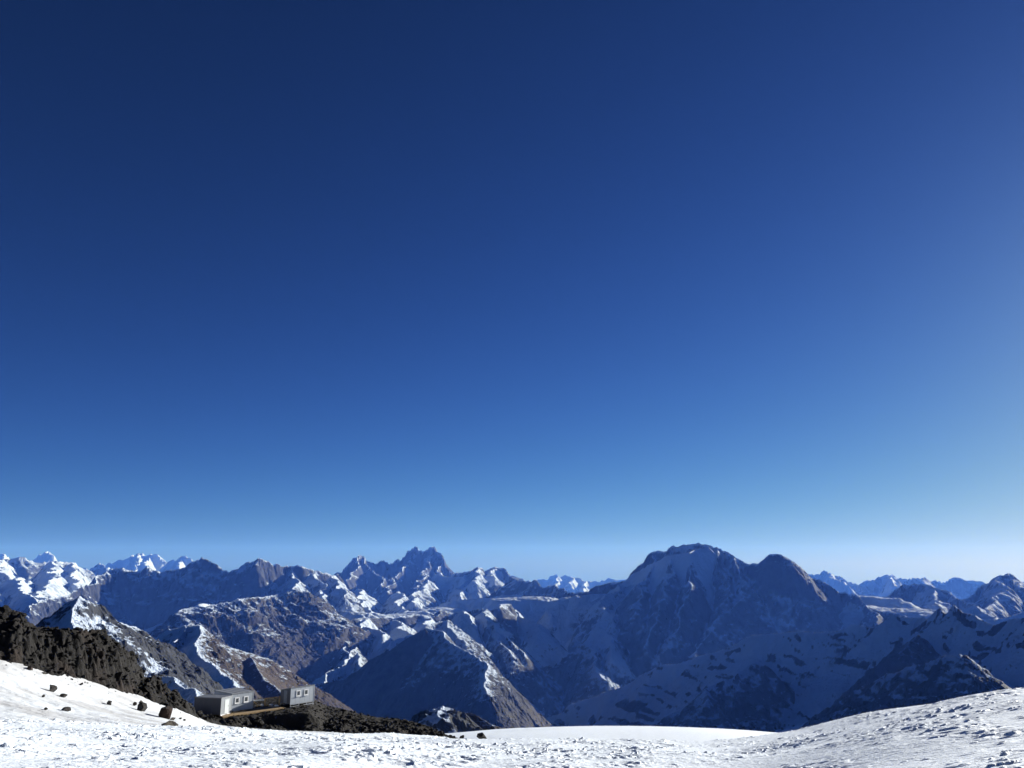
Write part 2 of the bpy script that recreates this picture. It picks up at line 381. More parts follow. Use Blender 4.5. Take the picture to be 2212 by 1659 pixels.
ridge('broad_dome', sh(2, [(600, 990, 10.2), (650, 972, 10.2), (720, 1080), (780, 1180, 9.2), (815, 1280, 8.7)]), (0.9, 60, 200), 1.1, .05)
# far blue ranges on the right
ridge('far_right', sh(3, [(200, 430, 40), (360, 390), (400, 395), (460, 360), (490, 360), (530, 380), (570, 405), (620, 405), (660, 430), (720, 460), (780, 480, 38), (820, 465), (860, 445), (920, 440), (985, 400), (1060, 395), (1130, 415), (1190, 435), (1300, 415), (1330, 430), (1355, 415), (1400, 450), (1460, 440), (1520, 460), (1590, 405, 42), (1660, 415), (1740, 445), (1800, 450), (1880, 460), (1960, 470), (2300, 440, 42), (2700, 430, 42)]), FARP, .8, .05, reach=4)
ridge('far_right', sh(3, [(490, 362, 40), (560, 420, 37), (700, 490, 35)]), FARP, .7, .5)
ridge('far_right', sh(3, [(1060, 397, 39), (1070, 450, 37)]), FARP, .7, .3)
ridge('middle_right', sh(3, [(980, 600, 16.5), (1040, 570), (1110, 520), (1160, 480), (1220, 490), (1290, 475), (1340, 468, 16.5), (1400, 480), (1450, 510), (1540, 550), (1600, 575), (1660, 600), (1760, 640, 15)]), (0.85, 100, 300), 1.1, .05)
ridge('middle_right', sh(3, [(1400, 482, 16.4), (1450, 560, 15.2), (1480, 620, 14)]), (0.85, 60, 300), 1.1, .1)
ridge('middle_right', sh(3, [(850, 580, 14.5), (960, 595), (1090, 625, 14.5)]), (0.3, 150, 350), .4, .7, flat=(250, .1))
ridge('middle_right', sh(3, [(900, 660, 13.2), (1000, 680), (1100, 705, 13.2), (1200, 690), (1300, 705), (1420, 715, 13)]), (0.3, 150, 350), .4, .7, flat=(450, .1))
ridge('middle_right', sh(3, [(1660, 610, 16), (1760, 590), (1860, 530), (1930, 465, 17), (1980, 420), (2060, 375, 17), (2110, 400), (2160, 450), (2212, 500), (2400, 540, 16)]), (0.9, 150, 400), 1.0, .1)
ridge('middle_right', sh(3, [(2060, 375, 17), (1960, 520, 15), (1880, 640, 13)]), (0.85, 100, 300), 1.0, .1)
ridge('middle_right', sh(3, [(1740, 660, 12.5), (1850, 700, 12), (1990, 780, 11), (2200, 700, 11.5)]), (0.5, 100, 300), .8, .4)
# long shaded ridge in front on the right
ridge('right_ridge', sh(2, [(150, 1660, 8.2), (380, 1590, 8), (500, 1525), (720, 1450, 7.7), (820, 1400), (900, 1370), (1100, 1250), (1240, 1200, 7.2), (1300, 1180), (1540, 1130), (1600, 1100), (1720, 1080, 6.9), (1900, 1020), (2100, 920), (2180, 910, 6.6), (2352, 885), (2512, 880), (2712, 890), (2862, 880, 6.3), (2992, 825), (3152, 850), (3200, 830), (3312, 745, 6), (3502, 772), (3532, 755), (3582, 777), (3622, 735), (3682, 685), (3700, 715), (3722, 730), (3812, 690, 5.6), (3832, 660), (3892, 695), (3942, 735), (4042, 740, 5.4), (4082, 790), (4182, 832), (4202, 830), (4252, 790), (4322, 775), (4424, 770, 5.2), (4700, 740, 5)]), (0.78, 60, 150), .55, .52, reach=3.5)
ridge('right_ridge', sh(3, [(1300, 930, 5.2), (1150, 1060, 4.9), (960, 1160, 4.75), (960, 1210, 4.7)]), (0.85, 40, 120), 1.0, -.15)
ridge('right_ridge', sh(2, [(2080, 1130, 6), (1900, 1250, 5.7), (1640, 1330, 5.6), (1640, 1480, 5.2)]), (0.8, 30, 120), .8, .1)
# nearest shaded spur on the right
ridge('near_spur', sh(3, [(250, 1760, 4.4), (400, 1640, 4.3), (540, 1540), (650, 1450), (790, 1380), (870, 1320), (980, 1260), (1100, 1220, 4.0), (1230, 1190), (1400, 1130), (1610, 1110, 3.8), (1690, 1132), (1720, 1190), (1800, 1250), (1870, 1310, 3.95), (1960, 1400), (2100, 1500, 4.0)]), (0.8, 40, 120), .9, .16, reach=2)
ridge('near_spur', sh(3, [(1650, 1075, 4.5), (1700, 1130, 4.45), (1790, 1230, 4.3)]), (0.5, 30, 100), .2, .9)
# brown spur behind the huts
ridge('brown_spur', [(1150, 1120, 5.9), (1350, 1000, 5.5), (1450, 890, 5.2), (1560, 852, 4.9), (1655, 836, 4.62)], (0.85, 30, 150), .7, .35, reach=2.5)
ridge('brown_spur', [(1660, 835, 4.6), (1720, 900, 4.6), (1900, 1000), (2212, 1112, 4.8), (2262, 1120), (2372, 1170), (2512, 1230), (2612, 1290), (2702, 1340, 4.9), (2802, 1390), (2862, 1450), (2932, 1510), (3042, 1560), (3112, 1590), (3182, 1640, 4.9), (3300, 1720, 4.9)], (0.62, 30, 150), .35, -.2, brown=1, reach=2.5, line=-500)
ridge('brown_spur', [(1660, 835, 4.6), (1700, 960, 4.2), (1830, 1130, 3.8), (1910, 1230, 3.6), (1960, 1320, 3.4), (2010, 1440, 3.1)], (0.72, 30, 100), 1.0, .05, brown=.9, line=-620, side=(.45, -.9))
ridge('brown_spur', [(2100, 1100, 4.5), (2300, 1230, 4.2), (2420, 1300, 4.0), (2460, 1420, 3.7)], (0.7, 20, 100), .4, -.25, brown=1, line=-500)
ridge('brown_spur', [(1560, 850, 4.7), (1480, 960, 4.3), (1440, 1020, 4.1)], (0.8, 30, 100), 1.0, .1)
ridge('brown_spur', [(1560, 1080, 3.9), (1530, 1200, 3.6), (1500, 1290, 3.4)], (0.8, 30, 100), 1.0, .0)
ridge('brown_spur', [(1380, 1050, 4.3), (1400, 1250, 3.7), (1560, 1420, 3.2)], (0.8, 20, 100), .3, .6)
# speckled pyramid
ridge('pyramid', [(150, 1050, 1.95), (300, 960), (450, 870), (510, 830), (600, 720), (640, 650), (670, 610, 2.12), (740, 640), (820, 685), (1000, 800, 2.35), (1150, 872), (1260, 940), (1335, 1082, 2.55), (1320, 1150, 2.58), (1335, 1225, 2.6), (1340, 1330, 2.62), (1330, 1500, 2.62)], (0.86, 10, 60), 1.2, .27, reach=1.2, line=-900)
ridge('pyramid', [(600, 720, 2.06), (650, 850, 1.9), (700, 950, 1.8)], (0.86, 10, 60), 1.1, .35)
ridge('low_spur', [(1000, 1180, 1.25), (1230, 1275, 1.25), (1330, 1290), (1440, 1300), (1460, 1340), (1530, 1392), (1610, 1400), (1630, 1450), (1660, 1500, 1.15)], (0.9, 6, 40), .6, .25, reach=.35)
# small knob above the glacier edge
ridge('knob', sh(1, [(1380, 1670, 1.7), (1470, 1640), (1540, 1610), (1590, 1585), (1625, 1568, 1.75), (1690, 1575), (1760, 1590), (1800, 1600), (1860, 1605, 1.75), (1930, 1625), (2000, 1655), (2060, 1690, 1.7)]), (0.62, 8, 60), .8, -.35, brown=.9, reach=.5, line=-2000)
ridge('knob', sh(1, [(1640, 1570, 1.74), (1600, 1620, 1.6), (1560, 1660, 1.52)]), (0.6, 8, 60), 1.6, .3, reach=.4)

GROUPS = {
 'far_left': 'faint snowy summits on the horizon at the far left edge',
 'far_massif': 'far white serrated massif on the left part of the skyline',
 'left_range': 'dark blue range with snow patches at the left edge below the farthest summits',
 'left_slope': 'broad sunlit snow slopes running down at the left edge of the picture',
 'dome_range': 'long shaded range with a rounded dark summit left of the twin peaks',
 'twin_peak': 'steep twin-peaked rock mountain on the skyline left of centre',
 'valley_head': 'shaded snow bowls and sunlit spurs below the twin peaks',
 'scree_mountain': 'sunlit mountain of snow-dusted brown scree above the huts',
 'wedge': 'dark shaded ridge with white glacier shelf in the middle distance',
 'triangle': 'big dark triangular mountainside in the centre with a sunlit snowy right crest',
 'shelf': 'shaded mountain with a bright glacier shelf left of the broad domed mountain',
 'far_centre': 'hazy snow-streaked range on the horizon in the centre',
 'broad_dome': 'broad dome-shaped shaded mountain with snow couloirs, tallest on the right',
 'far_right': 'pale blue hazy range on the horizon at the right',
 'middle_right': 'shaded peaks and bright glaciers at the far right below the hazy range',
 'right_ridge': 'long shaded snow ridge with rock outcrops above the right snow slope',
 'near_spur': 'nearest dark rocky spur rising behind the right snow slope',
 'brown_spur': 'bare brown mountain spur directly behind the huts',
 'pyramid': 'rock pyramid speckled with snow behind the black rock ridge',
 'low_spur': 'low pale snow spur just behind the black rock ridge',
 'knob': 'small knoll, half snow half brown, above the glacier edge',
}
GID = {g: i for i, g in enumerate(GROUPS)}

def build_mountains():
    az = np.radians(np.arange(-42.0, 42.001, 0.07)).astype(np.float32)
    r = [1000.0]
    while r[-1] < 64000:
        D = r[-1]
        k = 0.0016 if D < 24000 else (0.003 if D < 45000 else 0.0035)
        r.append(D * (1 + k))
    r = np.array(r, np.float32)
    nr, nc = len(r), len(az)
    X = (r[:, None] * np.sin(az)[None]).astype(np.float32)
    Y = (r[:, None] * np.cos(az)[None]).astype(np.float32)
    base = -1650 + 90 * pn(X / 1500, Y / 1500, 3)
    base -= np.float32(0.012) * np.maximum(0, r[:, None] - 14000)
    best = base.astype(np.float32).copy()
    second = best - 400
    sarr = (X * 0.7 + Y * 0.3).astype(np.float32)
    darr = np.full_like(best, 800); sidea = np.zeros_like(best)
    rid = np.full(best.shape, -1, np.int16)
    wsc = np.clip(r / 9000, .15, 1.6)[:, None].astype(np.float32)
    Xw = X + wsc * (100 * pn(X / 800, Y / 800, 11) + 45 * pn(X / 260, Y / 260, 12))
    Yw = Y + wsc * (100 * pn(X / 800, Y / 800, 13) + 45 * pn(X / 260, Y / 260, 14))
    for k, R in enumerate(RIDGES):
        q = R['q']
        reach = R['reach']
        rr = np.hypot(q[:, 0], q[:, 1]); aa = np.arctan2(q[:, 0], q[:, 1])
        # segments in polar slices
        i0, i1 = np.searchsorted(r, [rr.min() - reach, rr.max() + reach * .6])
        da = reach / max(400.0, rr.min())
        j0, j1 = np.searchsorted(az, [aa.min() - da, aa.max() + da])
        if i1 <= i0 or j1 <= j0: continue
        sl = (slice(i0, i1), slice(j0, j1))
        hb = np.full((i1 - i0, j1 - j0), -1e9, np.float32)
        sb = np.zeros_like(hb); db = np.zeros_like(hb); eb = np.zeros_like(hb)
        cum = 0.0
        m, H, W = R['prof']
        for a, b in zip(q[:-1], q[1:]):
            L = float(np.hypot(b[0] - a[0], b[1] - a[1])) + 1e-3
            srr = np.hypot([a[0], b[0]], [a[1], b[1]]); saa = np.arctan2([a[0], b[0]], [a[1], b[1]])
            p0, p1 = np.searchsorted(r, [srr.min() - reach, srr.max() + reach * .6])
            dd = reach / max(400.0, srr.min())
            c0, c1 = np.searchsorted(az, [saa.min() - dd, saa.max() + dd])
            p0, p1, c0, c1 = max(p0, i0), min(p1, i1), max(c0, j0), min(c1, j1)
            if p1 <= p0 or c1 <= c0:
                cum += L; continue
            xs, ys = Xw[p0:p1, c0:c1] - a[0], Yw[p0:p1, c0:c1] - a[1]
            ux, uy = (b[0] - a[0]) / L, (b[1] - a[1]) / L
            t = np.clip(xs * ux + ys * uy, 0, L)
            d = np.hypot(xs - t * ux, ys - t * uy)
            de = d
            drop = 0.0
            if R['flat']:
                d0, m0 = R['flat']
                drop = np.minimum(d, d0) * m0
                de = np.maximum(0, d - d0)
            h = a[2] + (b[2] - a[2]) * t / L - (drop + m * de + H * (1 - np.exp(-de / W)))
            v = (slice(p0 - i0, p1 - i0), slice(c0 - j0, c1 - j0))
            up = h > hb[v]
            hb[v] = np.where(up, h, hb[v]); sb[v] = np.where(up, cum + t, sb[v]); db[v] = np.where(up, d, db[v]); eb[v] = np.where(up, (ux * ys - uy * xs) < 0, eb[v])
            cum += L
        B = best[sl]
        up = hb > B
        second[sl] = np.where(up, B, np.maximum(second[sl], hb))
        best[sl] = np.where(up, hb, B)
        sarr[sl] = np.where(up, sb + k * 3137.0, sarr[sl])
        darr[sl] = np.where(up, db, darr[sl]); sidea[sl] = np.where(up, eb, sidea[sl])
        rid[sl] = np.where(up, k, rid[sl])
    gul = np.array([R['gul'] for R in RIDGES] + [0.5], np.float32)[rid]
    snb = np.array([R['snow'] for R in RIDGES] + [-0.2], np.float32)[rid]
    brn = np.array([R['brown'] for R in RIDGES] + [0.3], np.float32)[rid]
    snb = snb + sidea * np.array([R['side'][0] for R in RIDGES] + [0], np.float32)[rid]
    brn = brn + sidea * np.array([R['side'][1] for R in RIDGES] + [0], np.float32)[rid]
    lin = np.array([R['line'] for R in RIDGES] + [-900], np.float32)[rid]
    grp = np.array([GID[R['g']] for R in RIDGES] + [GID['wedge']], np.int16)[rid]
    gap = np.clip((best - second) / 120.0, 0.45, 1)
    rc = r[:, None]
    def weight(lam):                    # near hills carry smaller forms, far ones no sub-pixel noise
        return (np.clip(rc / (lam * 20.0), 0.0, 1) * sstep(0.0009, 0.0025, lam / rc)).astype(np.float32)
    # flutes running down from the crest
    sw = sarr + 70 * pn(X / 330, Y / 330, 21) * weight(330) + 18 * pn(X / 90, Y / 90, 22)
    g = np.zeros_like(best)
    for k, (lam, amp) in enumerate(((640, 42), (270, 28), (115, 17), (50, 9.5), (22, 5))):
        n = 1 - 2 * np.abs(pn(sw / lam, darr / (2.6 * lam), 5 + k))
        g += amp * weight(lam) * n * np.clip(darr / (lam * 0.9), 0.14 if lam > 300 else 0.34, 1)
    g *= gul * gap
    # rough rock, all directions
    n0 = np.zeros_like(best)
    for k, (lam, amp) in enumerate(((1100, 26), (520, 20), (240, 19), (110, 15), (50, 10), (23, 5.5), (11, 2.6))):
        fade = np.clip(darr / (lam * .7), 0.12 if lam > 120 else 0.3, 1)
        n0 += (0.75 if lam < 150 else 0.5) * amp * weight(lam) * fade * (1 - 2 * np.abs(pn(X / lam, Y / lam, 40 + k)))
    n0 *= np.clip(0.35 + 0.65 * gul, 0, 1.1)
    sz = np.clip(rc / 10000, .22, 1.35)
    Z = best + g + n0 - 20 * sz
    V = np.stack([X, Y, Z], -1)
    dr = np.gradient(V, axis=0); dc = np.gradient(V, axis=1)
    nrm = np.cross(dc, dr)
    nz = nrm[..., 2] / np.maximum(1e-6, np.linalg.norm(nrm, axis=-1))
    nz = np.abs(nz)
    patch = pn(X / 700, Y / 700, 71) + 0.6 * pn(X / 260, Y / 260, 72)
    vall = (1 - np.clip((best - second) / 90.0, 0, 1)) * sstep(7000, 10000, rc)
    conc = 0.35 - (g + n0) / (70 * sz)
    snow = 0.5 + snb + (nz - 0.70) * 1.5 + 0.10 * patch + 0.32 * conc + 0.30 * vall
    snow += 0.28 * sstep(0, 300, Z) - np.clip((lin - Z) / 450.0, 0, 1) * 0.8
    ca, cb = sarr * 0.45 - darr * 0.9, sarr * .9 + darr * .45
    st = 0.9 * pn(ca / 50, cb / 230, 81) + 0.6 * pn(ca / 30, cb / 90, 82) + 0.4 * pn(ca / 13, cb / 35, 83) + 0.5 * pn(X / 600, Y / 600, 84)
    band = np.isin(grp, (GID['right_ridge'], GID['near_spur']))
    snow -= band * np.clip(st - 0.2, 0, 0.6) * 2.0
    snow = np.clip(snow, -0.5, 1.5)
    brown = np.clip(brn + np.clip((-1000 - Z) / 500, 0, .6) + .15 * patch, 0, 1)
    # keep what can be seen from about here, with a margin
    el = Z / r[:, None]
    run = np.maximum.accumulate(el, axis=0)
    vis = el > run - (0.006 + 40.0 / r[:, None])
    q = vis[:-1, :-1] | vis[1:, :-1] | vis[:-1, 1:] | vis[1:, 1:]
    sk = np.minimum(np.interp(az, C_FORE[0], C_FORE[1]), np.interp(az, C_GLAC[0], C_GLAC[1]))
    sk = np.minimum(sk, np.where(az < C_CREST[0][-1], np.interp(az, C_CREST[0], C_CREST[1]), 9))
    q &= el[:-1, :-1] > -(sk[None, :-1] + 0.02)          # what the near ground hides needs no mesh
    qg = grp[:-1, :-1]
    tot = 0
    for name, i in GID.items():
        k = q & (qg == i)
        if k.sum() < 20: continue
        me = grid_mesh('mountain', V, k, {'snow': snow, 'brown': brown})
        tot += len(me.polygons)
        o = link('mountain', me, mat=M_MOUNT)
        tag(o, GROUPS[name], 'mountain', kind='structure')
    print('mountain quads', tot, nr, nc)


# ------------------------------------------------------------------ snow in front
FORE = [(-700, 1530, 62), (-300, 1548, 62), (0, 1561, 64), (300, 1571, 70), (600, 1584, 75), (970, 1599, 78), (1300, 1604, 78), (1600, 1602, 74), (1700, 1590, 70), (1800, 1569, 67), (1900, 1548, 64), (2000, 1530, 62), (2100, 1513, 60), (2212, 1496, 58), (2500, 1455, 56), (2900, 1420, 55)]
# foot of the black rock ridge (where snow ends) and the crest of the ridge
FOOT = [(-700, 1330, 84), (-300, 1380, 88), (0, 1424, 92), (60, 1438, 94), (130, 1455, 97), (200, 1474, 101), (300, 1502, 108), (400, 1532, 119), (430, 1552, 126), (480, 1567, 131), (560, 1574, 132), (640, 1580, 132), (760, 1585, 132), (960, 1592, 134), (1020, 1600, 134), (1100, 1620, 134)]
CREST = [(-700, 1230, 98), (-300, 1280, 100), (-60, 1322, 101), (0, 1318, 102), (15, 1316, 102), (45, 1325, 102), (60, 1345, 102), (85, 1355, 103), (110, 1362, 104), (160, 1366, 106), (230, 1368, 109), (240, 1380, 110), (262, 1400, 112), (290, 1415, 115), (300, 1440, 117), (312, 1468, 119), (335, 1475, 123), (345, 1480, 125), (356, 1495, 128), (400, 1507, 134), (425, 1520, 138), (450, 1541, 141), (500, 1541, 145), (560, 1535, 150), (620, 1528, 151), (690, 1522, 150), (722, 1526, 149), (760, 1535, 147), (800, 1546, 145), (860, 1552, 143), (900, 1560, 141), (940, 1574, 139), (968, 1589, 137), (1030, 1606, 136), (1100, 1640, 136)]
GLAC = [(400, 1640, 320), (900, 1592, 320), (970, 1583, 320), (1106, 1573, 320), (1250, 1568, 320), (1400, 1568, 320), (1500, 1571, 320), (1620, 1578, 320), (1700, 1584, 320), (1800, 1594, 320), (2300, 1640, 320)]
def curve(tab):
    a = [azE(u, v) for u, v, D in tab]
    return np.array([x[0] for x in a]), np.array([x[1] for x in a]), np.array([float(t[2]) for t in tab])
C_FORE, C_FOOT, C_CREST, C_GLAC = curve(FORE), curve(FOOT), curve(CREST), curve(GLAC)

def at(c, az):
    return np.interp(az, c[0], c[1]), np.interp(az, c[0], c[2])

def soft(c, az, w=0.012):
    e = sum(np.interp(az + k * w, c[0], c[1]) for k in (-2, -1, 0, 1, 2)) / 5
    d = sum(np.interp(az + k * w, c[0], c[2]) for k in (-2, -1, 0, 1, 2)) / 5
    return e, d

def snow_z(az, r):
    """Large form of the snow, az and r broadcast."""
    E, rc = soft(C_FORE, az)
    z = -1.7 - (E - 3.4 / rc) * r - (1.7 / rc ** 2) * r * r
    Eb, rb = soft(C_FOOT, az, 0.004)
    r1 = 60.0
    E1 = np.maximum(np.interp(az, C_FORE[0], C_FORE[1]) + 0.004, Eb)
    t = (r - r1) / (rb - r1)
    hill = -E1 * r1 + (-Eb * rb + E1 * r1) * t - 0.004 * np.maximum(0, r - rb) ** 2
    hill -= 0.9 * np.sin(np.clip(t, 0, 1) * np.pi) * sstep(-.2, -.5, az)
    hill = np.where(r < r1, -E1 * r1 - 0.3 * (r1 - r), hill)
    hill = hill - 40 * sstep(-0.075, -0.03, az)
    z = smax(z, hill, 0.5)
    Eg, rg = soft(C_GLAC, az, 0.02)
    dome = -Eg * r - 0.00045 * (r - rg) ** 2
    return smax(z, dome, 0.6)

def ridge_z(az, r):
    Eb, rb = at(C_FOOT, az); Ec, rc = at(C_CREST, az)
    t = (r - rb) / (rc - rb)
    zb, zc = -Eb * rb, -Ec * rc
    tt = np.clip(t, -1.2, 1)
    shape = np.where(tt > 0, 0.6 * tt + 0.4 * np.sin(np.clip(tt, 0, 1) * np.pi / 2), 1.3 * tt)
    return zb + (zc - zb) * shape - np.maximum(0, r - rc) * 0.55

def build_snow():
    az = np.radians(np.arange(-36, 36.001, 0.08))
    r = list(np.geomspace(3, 10, 20))
    while r[-1] < 84: r.append(r[-1] * 1.0036)
    while r[-1] < 150: r.append(r[-1] * 1.0075)
    while r[-1] < 760: r.append(r[-1] * 1.03)
    r = np.array(r)
    A, R = np.meshgrid(az, r)
    X, Y = R * np.sin(A), R * np.cos(A)
    Z = snow_z(A, R)
    E, rc = soft(C_FORE, A)
    # how broken the surface is: wind-carved lumps near, smooth on the left bank and the far glacier
    near = sstep(1.22, 0.98, R / rc)
    bank = sstep(-0.25, -0.5, A) * sstep(48, 60, R)
    lump = near * (1 - 0.75 * bank)
    big = pn(X / 3.1, Y / 4.5, 1)
    rough_ = 0.25 + 0.85 * sstep(-0.35, 0.5, big + 0.5 * pn(X / 1.2, Y / 1.2, 2))
    Z = Z + 0.22 * lump * pn(X / 6.0, Y / 9.0, 4) + 0.30 * pn(X / 14, Y / 20, 5) * near
    n = 0
    wx = X + 0.25 * pn(X / 0.9, Y / 0.9, 8); wy = Y + 0.25 * pn(X / 0.9, Y / 0.9, 9)
    for lam, amp in ((1.5, 0.055), (0.72, 0.055), (0.36, 0.05), (0.18, 0.03)):
        v = pn(wx / lam, wy / (lam * 0.8), int(lam * 100))
        n = n + amp * (np.maximum(v, -0.25) + 0.35 * (1 - 2 * np.abs(v)))
    # scattered clods
    c = pn(wx / 0.34, wy / 0.34, 31)
    n = n + 0.11 * sstep(0.42, 0.62, c) * (0.5 + 0.5 * pn(X / 4, Y / 4, 33))
    Z = Z + lump * rough_ * n * (0.45 + 0.55 * sstep(9, 26, R)) * (1 - 0.35 * sstep(0.1, 0.3, A))
    # faint wind ripples on the left bank
    Z = Z + (bank * 0.06 * pn(X / 1.6, Y / 0.7, 51) + bank * 0.03 * pn(X / .6, Y / .35, 53) + bank * 0.14 * pn(X / 5, Y / 2.5, 52)) * sstep(125, 110, R)
    g = sstep(150, 200, R)
    Z = Z + g * (0.25 * pn(X / 30, Y / 30, 61) + 0.04 * pn(X / 4, Y / 2, 62))
    Z = Z - sstep(500, 760, R) * 60
    V = np.stack([X, Y, Z], -1)
    nr = len(r)
    rm = R[:-1, :-1]
    k = rm < 170
    Eb, rb = soft(C_FOOT, A, 0.004)
    dust_dim = sstep(-0.12, -0.3, A) * sstep(52, 75, R) * (0.7 + 0.5 * pn(X / 7, Y / 3, 91) + 0.35 * pn(X / 2, Y / 0.9, 92)) + 0.5 * sstep(6, 0, rb - R) * sstep(-.06, -.1, A)  # dust by the ridge; bank greyed further to hold down its sunlit brightness
    o = link('snow_field', grid_mesh('snow_field', V, k, {'dust_dim': np.clip(dust_dim, 0, 1)}), mat=M_SNOW)
    tag(o, 'bright wind-roughened snow slope covering the foreground', 'snow', kind='structure')
    o = link('glacier', grid_mesh('glacier', V, ~k, smooth=True), mat=M_SNOW)
    tag(o, 'smooth pale glacier sheet beyond the lumpy snow', 'glacier', kind='structure')
    print('snow verts', V.shape)
    return az, r, V

def hull_rock(seed, n=13, flat=0.8, noise=0.0, sub=0):
    rg = random.Random(seed)
    bm = bmesh.new()
    for i in range(n):
        v = Vector((rg.gauss(0, 1), rg.gauss(0, 1), rg.gauss(0, 1))).normalized() * rg.uniform(0.75, 1.05)
        v.z *= flat; v.x *= rg.uniform(.85, 1.1)
        bm.verts.new(v)
    bmesh.ops.convex_hull(bm, input=bm.verts)
    bmesh.ops.delete(bm, geom=[v for v in bm.verts if not v.link_faces], context='VERTS')
    if sub:
        bmesh.ops.subdivide_edges(bm, edges=bm.edges, cuts=sub, use_grid_fill=True)
        bmesh.ops.triangulate(bm, faces=bm.faces)
        for v in bm.verts:
            p = v.co * 1.7
            from mathutils import noise as mn
            v.co += v.co.normalized() * noise * (mn.noise(p + Vector((seed, 0, 0))) + 0.5 * mn.noise(p * 2.3 + Vector((0, seed, 0))))
    me = bpy.data.meshes.new('rock')
    bm.to_mesh(me); bm.free()
    return me

ROCK_MESHES = [hull_rock(100 + i, 10 + i % 6, 0.65 + 0.05 * (i % 6)) for i in range(14)]

def build_ridge():
    az = np.radians(np.arange(-36, -2.5, 0.05))
    nt = 150
    Eb, rb = at(C_FOOT, az); Ec, rc = at(C_CREST, az)
    t = np.concatenate([np.linspace(-0.35, 1.0, 120), np.linspace(1.05, 2.2, 24)])
    A = np.broadcast_to(az, (len(t), len(az)))
    R = rb + (rc - rb) * t[:, None]
    X, Y = R * np.sin(A), R * np.cos(A)
    Z = ridge_z(A, R)
    big = np.clip((-0.235 - A) * 9, 0, 1)         # tall block walls on the left, low rubble on the right
    amp = 0.28 + 0.75 * big
    tc = np.clip(1 - np.abs(t - 0.4)[:, None] * 1.2, 0.3, 1)
    def blocks(lam, seed):
        v = pn(X / lam + 0.3 * pn(X / lam * 2, Y / lam * 2, seed + 5), Y / lam, seed)
        return np.abs(v)
    n = 1.5 * blocks(4.2, 3) + 1.1 * blocks(1.9, 4) + 0.7 * blocks(0.9, 6) + 0.35 * pn(X / .42, Y / .42, 7) - 0.65
    # ribs and gullies down the face, deep enough to hold shadow
    s = (A * 120.0)
    n = n + big * (0.9 * pn(X / 9, Y / 9, 17) + 1.7 * (0.5 - np.abs(pn(s / 5.5, t[:, None] * 1.2, 15))) + 0.7 * (0.5 - np.abs(pn(s / 2.2, t[:, None] * 2, 16))))
    Z = Z + amp * tc * n - 0.1 + sstep(-0.4, -0.1, t)[:, None] * sstep(0.55, 0.1, t)[:, None] * (0.75 * pn(X / 3.2, Y / 3.2, 23) + 0.4 * pn(X / 1.2, Y / 1.2, 24) - 0.15)
    # level ground for the huts and the deck
    sh_ = sstep(-0.375, -0.345, A) * sstep(-0.21, -0.235, A) * sstep(0.12, 0.26, t[:, None]) * sstep(1.3, 1.1, t[:, None])
    Z = Z * (1 - sh_) + (-22.55 + 0.12 * n) * sh_
    V = np.stack([X, Y, Z], -1)
    o = link('rock_ridge', grid_mesh('rock_ridge', V), mat=M_ROCK)
    tag(o, 'black volcanic rock ridge running down behind the snow to the huts', 'rock ridge', kind='structure')
    # loose blocks lying over the ridge: the largest are single parts, the small ones one mass
    rg = random.Random(5)
    spots = []
    for i in range(5200):
        a = rg.uniform(az[0] * .96, az[-1] * 1.02)
        tt = rg.uniform(-0.12, 1.06)
        j = int(np.clip(np.searchsorted(az, a), 1, len(az) - 2)); k = int(np.clip(np.searchsorted(t, tt), 1, len(t) - 2))
        p = V[k, j]
        size = 0.10 + 0.50 * rg.random() ** 3.5
        if a < -0.36 and rg.random() < 0.45: continue
        if -0.36 < a < -0.23 and tt > 0.18 and size > 0.2: size = 0.2
        if -0.235 < a: size *= 0.72
        spots.append((size, p, rg.random()))
    for i in range(420):                       # stones fallen on the snow along the foot
        a = rg.uniform(az[0] * .96, az[-1] * 1.3)
        eb, rb_ = at(C_FOOT, a)
        rr = float(rb_) + 1.0 - rg.expovariate(1 / 2.0)
        zz = float(snow_z(np.array([a]), np.array([rr]))[0])
        spots.append((0.06 + 0.22 * rg.random() ** 3, (rr * math.sin(a), rr * math.cos(a), zz - .02), rg.random()))
    spots.sort(key=lambda q: -q[0])
    small_v, small_f = [], []
    def xf(size, p, k):
        m = Matrix.Translation((float(p[0]), float(p[1]), float(p[2]) + size * 0.15))
        m = m @ Matrix.Rotation(k * 6.28, 4, 'Z') @ Matrix.Rotation((k * 7.7) % 1 - .5, 4, 'X')
        return m @ Matrix.Diagonal((size, size * (0.7 + 0.5 * ((k * 13) % 1)), size * (0.6 + 0.5 * ((k * 29) % 1)), 1))
    for i, (size, p, k) in enumerate(spots):
        me = ROCK_MESHES[i % len(ROCK_MESHES)]
        if i < 290:
            c = bpy.data.objects.new('rock', me); COL.objects.link(c)
            c.parent = o; c.matrix_local = xf(size, p, k)
        else:
            m = xf(size, p, k); b = len(small_v)
            small_v += [m @ v.co for v in me.vertices]
            small_f += [tuple(b + x for x in f.vertices) for f in me.polygons]
    for me in ROCK_MESHES:
        me.materials.clear(); me.materials.append(M_ROCK)
    me = bpy.data.meshes.new('rubble'); me.from_pydata([tuple(v) for v in small_v], [], small_f)
    c = link('rubble', me, parent=o, mat=M_ROCK); c['kind'] = 'stuff'
    return o

def ground(u, v, lo=40.0, hi=170.0):
    """Where the line of sight through (u, v) meets the snow."""
    a, e = azE(u, v)
    r = np.arange(lo, hi, 0.1)
    z = snow_z(np.full_like(r, a), r)
    hit = np.nonzero(z >= -e * r)[0]
    rr = r[hit[0]] if len(hit) else r[np.argmax(z + e * r)]
    return Vector((rr * math.sin(a), rr * math.cos(a), float(snow_z(np.array([a]), np.array([rr]))[0]))), rr

